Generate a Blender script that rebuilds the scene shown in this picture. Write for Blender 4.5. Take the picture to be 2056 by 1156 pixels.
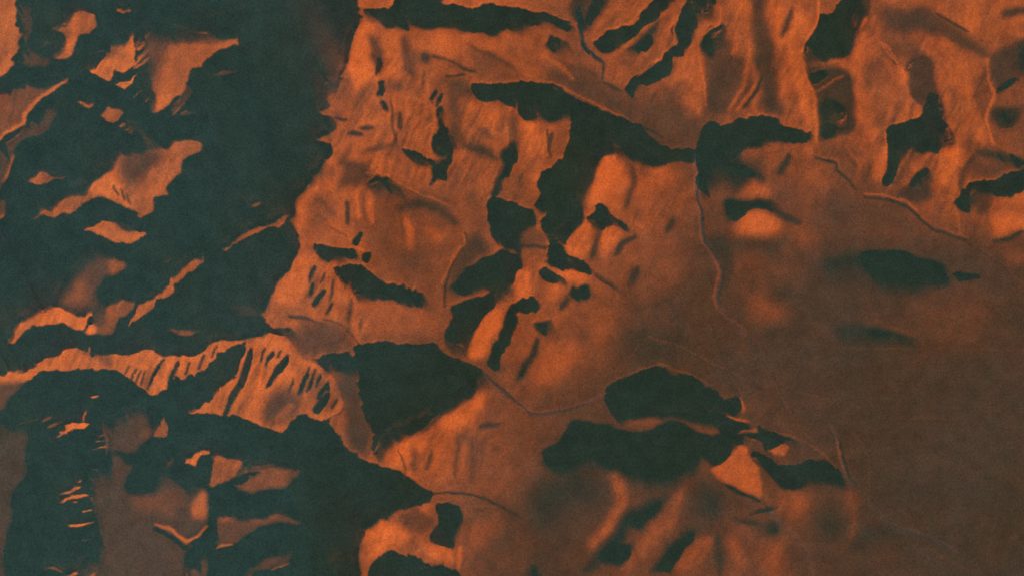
# Desert mountains seen from very high up at sundown: long shadows, orange sunlit flanks.
# One unit is 100 metres. North (top of the picture) is +Y.
import bpy, math, numpy as np
from mathutils import Vector

for o in list(bpy.data.objects):
    bpy.data.objects.remove(o)
scene = bpy.context.scene
col = scene.collection

# ---------------------------------------------------------------- camera: straight down from orbit, long lens
CELL = 0.4                              # 40 m of ground per survey cell
VIEW_W = 1028*CELL
cam_data = bpy.data.cameras.new('camera')
cam_data.sensor_width = 36.0
ALT = 8000.0
cam_data.lens = 36.0*ALT/VIEW_W
cam_data.clip_start = 10.0
cam_data.clip_end = 20000.0
cam = bpy.data.objects.new('camera', cam_data)
cam.location = (0, 0, ALT)
cam.rotation_euler = (0, 0, 0)
col.objects.link(cam)
scene.camera = cam

# ---------------------------------------------------------------- daylight: a very low sun, blue-green evening sky
SUN_EL = math.radians(7.0)
SUN_DIR = (0.47, 0.883)                 # way the light travels over the map (x east, y south)
TE = math.tan(SUN_EL)
sun_data = bpy.data.lights.new('sun', 'SUN')
sun_data.energy = 5.0
sun_data.angle = math.radians(0.9)
sun_data.color = (1.0, 0.256, 0.005)
sun = bpy.data.objects.new('sun', sun_data)
sun.location = (-90, 170, 60)
sun.rotation_euler = Vector((SUN_DIR[0]*math.cos(SUN_EL), -SUN_DIR[1]*math.cos(SUN_EL), -math.sin(SUN_EL))).to_track_quat('-Z', 'Y').to_euler()
col.objects.link(sun)

world = bpy.data.worlds.new('World')
scene.world = world
world.use_nodes = True
wn = world.node_tree.nodes; wl = world.node_tree.links
sky = wn.new('ShaderNodeTexSky')
sky.sky_type = 'NISHITA'
sky.sun_disc = False
sky.sun_elevation = SUN_EL
sky.sun_rotation = math.atan2(-SUN_DIR[0], SUN_DIR[1])
tint = wn.new('ShaderNodeMix'); tint.data_type = 'RGBA'; tint.blend_type = 'MULTIPLY'
tint.inputs['Factor'].default_value = 1.0
tint.inputs['B'].default_value = (0.275, 0.70, 0.83, 1.0)
wl.new(sky.outputs['Color'], tint.inputs['A'])
wl.new(tint.outputs['Result'], wn['Background'].inputs['Color'])
wn['Background'].inputs['Strength'].default_value = 0.1

scene.view_settings.view_transform = 'Standard'
scene.view_settings.look = 'None'
scene.view_settings.gamma = 1.0
scene.view_settings.use_curve_mapping = False
scene.view_settings.exposure = 0.85
scene.render.engine = 'CYCLES'
scene.cycles.max_bounces = 3
scene.cycles.diffuse_bounces = 2

# ---------------------------------------------------------------- terrain survey: relief from the light it catches
FW, FH, MG = 1028, 578, 126            # cells across the view, cells down, margin cells on every side
GW, GH = FW + 2*MG, FH + 2*MG
NLMAX = 0.62
LEVELS = [
 [168,168,168,168,168,168,172,184,178,150,165,160,180,150,155,168,185],
 [168,168,168,168,168,175,180,180,165,130,150,150,160,170,165,172,120],
 [168,168,168,168,168,175,178,158,172,150,95,105,160,165,170,165,118],
 [168,168,168,168,168,185,165,150,150,165,172,118,108,122,118,168,178],
 [168,168,168,168,168,182,152,120,145,160,128,90,105,80,76,80,88],
 [168,168,168,168,168,176,162,125,158,140,92,82,82,80,82,90,78],
 [150,150,150,150,150,135,130,112,118,108,82,82,78,76,76,75,74],
 [80,80,80,80,120,150,175,170,118,85,90,110,92,80,75,73,71],
 [76,76,76,76,90,120,175,130,95,76,95,85,112,84,73,71,69],
 [76,76,76,76,90,120,190,140,76,85,105,108,108,82,77,72,69],
]
def value_noise(w, h, cell, rng):
    gw, gh = int(w/cell)+4, int(h/cell)+4
    g = rng.standard_normal((gh, gw))
    x = np.arange(w)/cell; y = np.arange(h)/cell
    return bicubic(g, x+1, y+1)
def bicubic(g, x, y):
    def wts(t):
        return [(-t+2*t*t-t**3)/2, (2-5*t*t+3*t**3)/2, (t+4*t*t-3*t**3)/2, (t**3-t*t)/2]
    xi = np.floor(x).astype(int); yi = np.floor(y).astype(int)
    wx = wts(x-xi); wy = wts(y-yi)
    rows = sum(wx[k][None, :]*g[:, np.clip(xi+k-1, 0, g.shape[1]-1)] for k in range(4))
    return sum(wy[k][:, None]*rows[np.clip(yi+k-1, 0, g.shape[0]-1), :] for k in range(4))
def box1(a, r, ax):
    n = a.shape[ax]
    p = [(0, 0), (0, 0)]; p[ax] = (r+1, r)
    c = np.cumsum(np.pad(a, p, mode='edge'), axis=ax)
    return (np.take(c, range(2*r+1, 2*r+1+n), ax)-np.take(c, range(0, n), ax))/(2*r+1)
def blur(a, s):
    if s < 0.35: return a
    if s < 1.3:                        # small binomial kernels
        k = 0.5*min(1.0, s*s)
        for _ in range(1 if s < 0.8 else 2):
            for ax in (0, 1):
                p = [(0, 0), (0, 0)]; p[ax] = (1, 1)
                q = np.pad(a, p, mode='edge'); n = a.shape[ax]
                a = (1-k)*a+k/2*(np.take(q, range(0, n), ax)+np.take(q, range(2, n+2), ax))
        return a
    r = max(1, int(round((math.sqrt(4*s*s+1)-1)/2)))
    for _ in range(3):
        a = box1(box1(a, r, 0), r, 1)
    return a
def spline(p, closed, n=6):
    m = len(p); out = []
    for i in range(m if closed else m-1):
        q = [p[(i+k-1) % m] if closed else p[min(max(i+k-1, 0), m-1)] for k in range(4)]
        for j in range(n):
            t = j/n
            w = ((-t+2*t*t-t**3)/2, (2-5*t*t+3*t**3)/2, (t+4*t*t-3*t**3)/2, (t**3-t*t)/2)
            # a loose spline: halfway between the straight edge and the smooth one
            sx = sum(w[k]*q[k][0] for k in range(4)); sy = sum(w[k]*q[k][1] for k in range(4))
            lx = q[1][0]*(1-t)+q[2][0]*t; ly = q[1][1]*(1-t)+q[2][1]*t
            out.append((0.35*sx+0.65*lx, 0.35*sy+0.65*ly))
    if not closed: out.append(p[-1])
    return out
def inside(px, py, poly):
    r = np.zeros(px.shape, bool); j = len(poly)-1
    for i in range(len(poly)):
        xi, yi = poly[i]; xj, yj = poly[j]
        if yi != yj:
            c = ((yi > py) != (yj > py)) & (px < (xj-xi)*(py-yi)/(yj-yi)+xi)
            r ^= c
        j = i
    return r
def shift(a, dx, dy, fill=None):
    b = a.copy()
    h, w = a.shape
    if dy < h and dx < w: b[dy:, dx:] = a[:h-dy, :w-dx]
    return b
def up_light(a, d):
    dx, dy = max(1, round(d*SUN_DIR[0])), round(d*SUN_DIR[1])
    b = a.copy(); b[:-dy, :-dx] = a[dy:, dx:]
    return b
def paint(trace, rng):
    """Map of how much light each spot catches (0..255 as the eye reads it; below 30 = shade)."""
    lv = np.array(LEVELS, float)
    lv = np.where(lv > 118, 118+(lv-118)*0.76, lv)
    lv = np.pad(lv, 3, mode='edge')
    X = np.arange(GW)-MG; Y = np.arange(GH)-MG
    base = bicubic(lv, np.clip(X/64+3, 1, lv.shape[1]-2), np.clip(Y/64+3, 1, lv.shape[0]-2))
    nz = lambda c: value_noise(GW, GH, c, rng)
    # rills running down the flanks, and finer roughness, fade out on the smooth plain
    a, b = np.meshgrid(X, Y)
    g = rng.standard_normal((400, 400))
    u = 0.9*a+0.42*b; v = -0.42*a+0.9*b
    u = u+2.2*nz(26)+0.5*nz(7); v = v+3*nz(26)
    def stretched(cu, cv):
        i = u/cu; j = v/cv; i0 = np.floor(i).astype(int); j0 = np.floor(j).astype(int); i = i-i0; j = j-j0
        i = i*i*(3-2*i); j = j*j*(3-2*j)
        q = lambda m, n: g[(j0+n) % 400, (i0+m) % 400]
        return (q(0, 0)*(1-i)+q(1, 0)*i)*(1-j)+(q(0, 1)*(1-i)+q(1, 1)*i)*j
    # how rugged each stretch of country is
    rug = np.full((GH, GW), 0.12)
    mx, my = np.meshgrid(X+0.5, Y+0.5)
    for line in RUGGED.strip().splitlines():
        k, soft, pts = line.split(';')
        m = blur(inside(mx, my, [tuple(float(v)/2 for v in q.split(',')) for q in pts.split()]).astype(float), float(soft))
        rug = np.maximum(rug, m*float(k))
    def rills(cu, cv):                                        # sharp-crested ribs, branching downhill
        r1 = stretched(cu, cv); r1 = 1-np.abs(r1)*1.25
        return r1-r1.mean()
    gul = 15*rills(8, 34)+13*rills(4, 19)+7*rills(2.2, 10)
    rough = 5*nz(22)+5*nz(9)+3*nz(3.5)+rug*gul+2.5*stretched(2.2, 9)
    T = base+rough*np.clip((base-45)/110, 0.12, 1)
    wx = 1.7*nz(14)+0.8*nz(5)+0.5*nz(2.3); wy = 1.7*nz(14)+0.8*nz(5)+0.5*nz(2.3)
    PX = (X[None, :]+0.5)+wx; PY = (Y[:, None]+0.5)+wy
    for line in trace.strip().splitlines():
        if line.startswith('#'): continue
        kind, level, soft, tail, pts = line.split(';')
        level = float(level); soft = float(soft); tail = float(tail)
        p = [tuple(float(v)/2 for v in q.split(',')) for q in pts.split()]
        pad = int(6+soft*2.2+(tail if kind == 'S' else tail*2.3+8))
        xs = [q[0] for q in p]; ys = [q[1] for q in p]
        x0 = max(0, int(min(xs)+MG-pad-4)); x1 = min(GW, int(max(xs)+MG+pad+5))
        y0 = max(0, int(min(ys)+MG-pad-4)); y1 = min(GH, int(max(ys)+MG+pad+5))
        if x1-x0 < 2 or y1-y0 < 2: continue
        sx = PX[y0:y1, x0:x1]; sy = PY[y0:y1, x0:x1]
        if kind == 'S':                            # fine lines stay truer
            sx = 0.6*(X[None, x0:x1]+0.5)+0.4*sx; sy = 0.6*(Y[y0:y1, None]+0.5)+0.4*sy
        if kind == 'P':
            q = spline(p, True)
            m = sum(inside(sx+ox, sy+oy, q).astype(float) for ox, oy in ((-.25, -.25), (.25, -.25), (-.25, .25), (.25, .25)))/4
            m = blur(m, soft/2*1.3)
            if tail > 0 and level > 60:            # sunlit patch coming out of a shadow: fades in on its up-light side
                n = int(tail/2)+1
                m = m*np.clip(1.25*sum(shift(m, round(k*SUN_DIR[0]), round(k*SUN_DIR[1])) for k in range(n))/n, 0, 1)
                tail = 0
            if tail > 0:
                # its far end runs out along the sun's ray, so that it fades instead of stopping dead
                level = level+(41.8-level)*(m*(1-up_light(m, 12))*shift(m, 2, 4)) if level < 30 else level
                n = int(tail*1.9)+5; best = m.copy()
                for k in range(1, n+1):
                    best = np.maximum(best, shift(m, round(k*SUN_DIR[0]), round(k*SUN_DIR[1]))*(1-k/(n+1)))
                best = best**1.7
                rim = np.clip(up_light(m, 2)-best, 0, 1)          # the crest itself catches the light
                T[y0:y1, x0:x1] += 20*rim*np.clip((T[y0:y1, x0:x1]-60)/60, 0, 1)
                m = blur(best, 0.6)
        else:
            q = spline(p, False); d = np.full(sx.shape, 1e9)
            L = 0.0; tot = sum(math.dist(q[i], q[i+1]) for i in range(len(q)-1))
            for i in range(len(q)-1):
                ax, ay = q[i]; bx, by = q[i+1]
                l = math.dist(q[i], q[i+1]) or 1e-6
                t = np.clip(((sx-ax)*(bx-ax)+(sy-ay)*(by-ay))/(l*l), 0, 1)
                u = (L+t*l)/tot
                half = tail/4*(0.35+0.65*np.sqrt(np.clip(4*u*(1-u), 0, 1)))
                d = np.minimum(d, np.hypot(sx-ax-t*(bx-ax), sy-ay-t*(by-ay))-half)
                L += l
            m = 1/(1+np.exp(np.clip(d/(0.28+soft/2*0.55), -40, 40)))
        tone = level if np.ndim(level) or level < 60 else level+0.8*rough[y0:y1, x0:x1]*min(1, max(0.12, (level-45)/110))
        T[y0:y1, x0:x1] = T[y0:y1, x0:x1]*(1-m)+tone*m
    # outside the survey the same country goes on: mirror it
    # folds a little deeper than noted
    lit = np.clip((T-58)/20, 0, 1)
    for s, k in ((16, 0.3), (4, 0.2)):
        T = T+k*lit*np.clip(T-blur(T*lit, s)/np.maximum(blur(lit, s), 0.05), -60, 45)*np.clip((T-50)/60, 0, 1)
    T = np.where(T > 85, 85+(T-85)*0.86, T)
    T = np.minimum(T, 208)
    core = T[MG:MG+FH, MG:MG+FW]
    return core
def lin(v):
    v = np.clip(v, 0, 255)/255
    return np.where(v <= 0.04045, v/12.92, ((v+0.055)/1.055)**2.4)
def to_nl(T):
    nl = (lin(T)-lin(40.0))*NLMAX/(lin(215.0)-lin(40.0))
    dark = np.clip((44-T)/44, 0, 1.2)
    return np.where(T < 40, -0.0-0.06*dark, nl)

def down(a, f):
    h, w = a.shape
    return a.reshape(h//f, f, w//f, f).mean((1, 3))
def up2(z, shape):
    zh = np.fft.rfft2(z); H, W = shape; h, w = z.shape
    o = np.zeros((H, W//2+1), complex)
    o[:h//2, :w//2] = zh[:h//2, :w//2]; o[-(h//2)+1:, :w//2] = zh[-(h//2)+1:, :w//2]
    return np.fft.irfft2(o, s=shape)*(H*W/(h*w))
class Rays:
    """The map re-laid so that every column follows one sun ray."""
    def __init__(self, h, w):
        k = SUN_DIR[0]/SUN_DIR[1]; self.step = math.hypot(1, k); self.h, self.w = h, w
        self.n = w+int(k*h)+2
        xs = np.arange(self.n)[None, :]-int(k*h)-1+k*np.arange(h)[:, None]
        i = np.floor(xs).astype(int); self.f = xs-i
        row = (np.arange(h)*w)[:, None]
        self.i0 = row+np.clip(i, 0, w-1); self.i1 = row+np.clip(i+1, 0, w-1)
        self.out = (xs < 0) | (xs > w-1)
        xb = np.arange(w)[None, :]-k*np.arange(h)[:, None]+int(k*h)+1
        i = np.floor(xb).astype(int); self.g = xb-i
        row = (np.arange(h)*self.n)[:, None]
        self.j0 = row+np.clip(i, 0, self.n-1); self.j1 = row+np.clip(i+1, 0, self.n-1)
    def to(self, a):
        a = a.ravel(); return a[self.i0]*(1-self.f)+a[self.i1]*self.f
    def back(self, a):
        a = a.ravel(); return a[self.j0]*(1-self.g)+a[self.j1]*self.g
    def horizon(self, z, fall, weight):
        """How far below the grazing sun ray each cell lies, and how much each crest steals from what it shades."""
        zs = self.to(z); zs[self.out] = -1e3
        drop = fall*self.step
        R = np.zeros_like(zs); A = np.empty(zs.shape, int); base = np.arange(self.n)
        M = zs[0].copy(); A[0] = base; a = base.copy()
        for y in range(1, self.h):
            M = M-drop; row = zs[y]; t = M > row
            a = np.where(t, a, base+y*self.n); M = np.where(t, M, row)
            R[y] = M-row; A[y] = a
        ws = self.to(weight); o = np.where(R > 0.15, np.minimum(R, 12), 0)*ws; o[self.out] = 0
        lo = np.bincount(A.ravel(), weights=o.ravel(), minlength=A.size).reshape(A.shape)
        return self.back(R), self.back(lo)
    def settle(self, z, fall, shade_m, dip):
        """Press shaded ground just under the sun ray."""
        zs = self.to(z); zs[self.out] = -1e3
        sm = self.to(shade_m) > 0.6
        drop = fall*self.step; C = np.zeros_like(zs); M = zs[0].copy()
        for y in range(1, self.h):
            m = M-drop; row = zs[y]
            new = np.where(sm[y], np.minimum(row, np.maximum(m-dip, row-4)), row)
            C[y] = new-row; M = np.maximum(m, new)
        C[self.out] = 0
        return self.back(C)
def solve(core, plan=((8, 200, 0.001), (4, 150, 0.0012), (2, 80, 0.002), (1, 40, 0.004)), verbose=False):
    px, py = 254, 223
    T = np.pad(core, ((py, py), (px, px)), mode='symmetric')      # 1536 x 1024
    wantf = to_nl(T)
    H, W = T.shape
    wx = np.clip(np.minimum(np.arange(W), W-1-np.arange(W))/90, 0, 1); wy = np.clip(np.minimum(np.arange(H), H-1-np.arange(H))/90, 0, 1)
    winf = wx[None, :]*wy[:, None]
    mean = float(np.tan(np.arcsin(np.clip(to_nl(core), -0.06, 0.75))-SUN_EL).mean())
    z = None; log = []
    for f, iters, wo in plan:
        rays = Rays(*(n//f for n in wantf.shape))
        want = down(wantf, f); win = down(winf, f); h, w = want.shape
        litm = np.clip((want-0.004)/0.01, 0, 1)*win; shm = np.clip((0.004-want)/0.008, 0, 1)*win
        band = litm.copy()                       # ground just up-light of a lit slope lies along the sun ray: shadows end softly
        for k in range(1, max(2, int(BW/f))+1):
            band = np.maximum(band, up_light(litm, k)*0.9)
        kx = np.fft.rfftfreq(w)*2*np.pi; ky = np.fft.fftfreq(h)*2*np.pi
        KX, KY = np.meshgrid(np.sin(kx), np.sin(ky))
        lx, ly = SUN_DIR
        D = 1j*(KX*lx+KY*ly)/f; C = 1j*(-KX*ly+KY*lx)/f
        KK = (2-2*np.cos(kx))[None, :]+(2-2*np.cos(ky))[:, None]
        prec = 1/(np.abs(D)**2+0.06*np.abs(C)**2+PK*KK*KK/f**2+EPS)
        z = np.zeros((h, w)) if z is None else up2(z, (h, w))
        v = np.zeros_like(z)
        for it in range(iters):
            zh = np.fft.rfft2(z)
            zs = np.fft.irfft2(D*zh, s=(h, w))+mean
            zt = np.fft.irfft2(C*zh, s=(h, w))
            n2 = 1+zs*zs+zt*zt; n = np.sqrt(n2)
            nl = (math.sin(SUN_EL)+math.cos(SUN_EL)*zs)/n
            r, lo = rays.horizon(z/f, TE+mean, band)     # cells below the grazing ray
            occ = r > 0.15
            o = np.where(occ, np.minimum(r, 12), 0)*band
            e = nl-np.maximum(want, 0)
            wl = litm*(0.1/(np.maximum(want, 0)+0.1))**0.45
            gs = wl*e*(math.cos(SUN_EL)/n-nl*zs/n2)
            gt = wl*e*(-nl*zt/n2)
            hs = np.maximum(zs+TE+0.05*(1-BH*band), 0)*shm*np.where(occ, 0.08, 1.0)*2.2
            hs += np.minimum(zs+0.55, 0)*0.5+np.maximum(zs-0.9, 0)*0.5     # no cliffs beyond reason
            gs = gs+hs
            gt = gt+WT*zt+np.sign(zt)*np.maximum(np.abs(zt)-0.5, 0)*0.5
            oz = -o*wo*f*(GO if f <= 2 else 1)
            oz = oz+np.minimum(lo, 30)*wo*(GL if f <= 2 else 0.5)*f
            gz = np.fft.rfft2(oz)+np.conj(D)*np.fft.rfft2(gs)+np.conj(C)*np.fft.rfft2(gt)
            gz += RK*KK*KK*zh/f**2
            gz[0, 0] = 0
            v = MOM*v-STEP*np.fft.irfft2(prec*gz, s=(h, w))
            v = np.clip(v, -0.6*f, 0.6*f)
            z = z+v
            if f <= 4 and it in (iters-1, iters-8, iters-16, iters-30):
                c = rays.settle(z/f, TE+mean, shm, 0.12)*f
                z = z+blur(c, 0.8)
                v *= 0.3
        vis = np.where(occ, 0, np.maximum(nl, 0))
        a, b = 223//f, 254//f
        log.append((f, round(float(np.abs(np.maximum(want, 0)-vis)[a:-a, b:-b].mean()), 4), round(float((occ & (litm > 0.5))[a:-a, b:-b].mean()), 4), round(float(((nl > 0.02) & ~occ & (shm > 0.5))[a:-a, b:-b].mean()), 4)))
    s = 0.4*np.clip(blur(shm, 3.0)*4-3, 0, 1)                              # valley floors worn smooth
    z = z*(1-s)+blur(z, 2.0)*s
    c = rays.settle(z, TE+mean, shm, 0.12)
    z = z+blur(c, 0.8)
    # light and shade the relief still misses, put in by tipping the normals
    e = np.where((want > 0.004) & (nl > -0.05), np.clip(np.maximum(want, 0)-nl, -0.16, 0.16), 0)*litm
    tip = e*n/math.cos(SUN_EL)
    return z, mean, np.where(occ, 0, nl), log, tip, zt
WT, WO, STEP, MOM, EPS, PK, RK = 0.005, 0.001, 0.5, 0.2, 4e-4, 0.01, 0.0006
GO, GL, BH, BW = 1.0, 0.5, 1.3, 8

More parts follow.
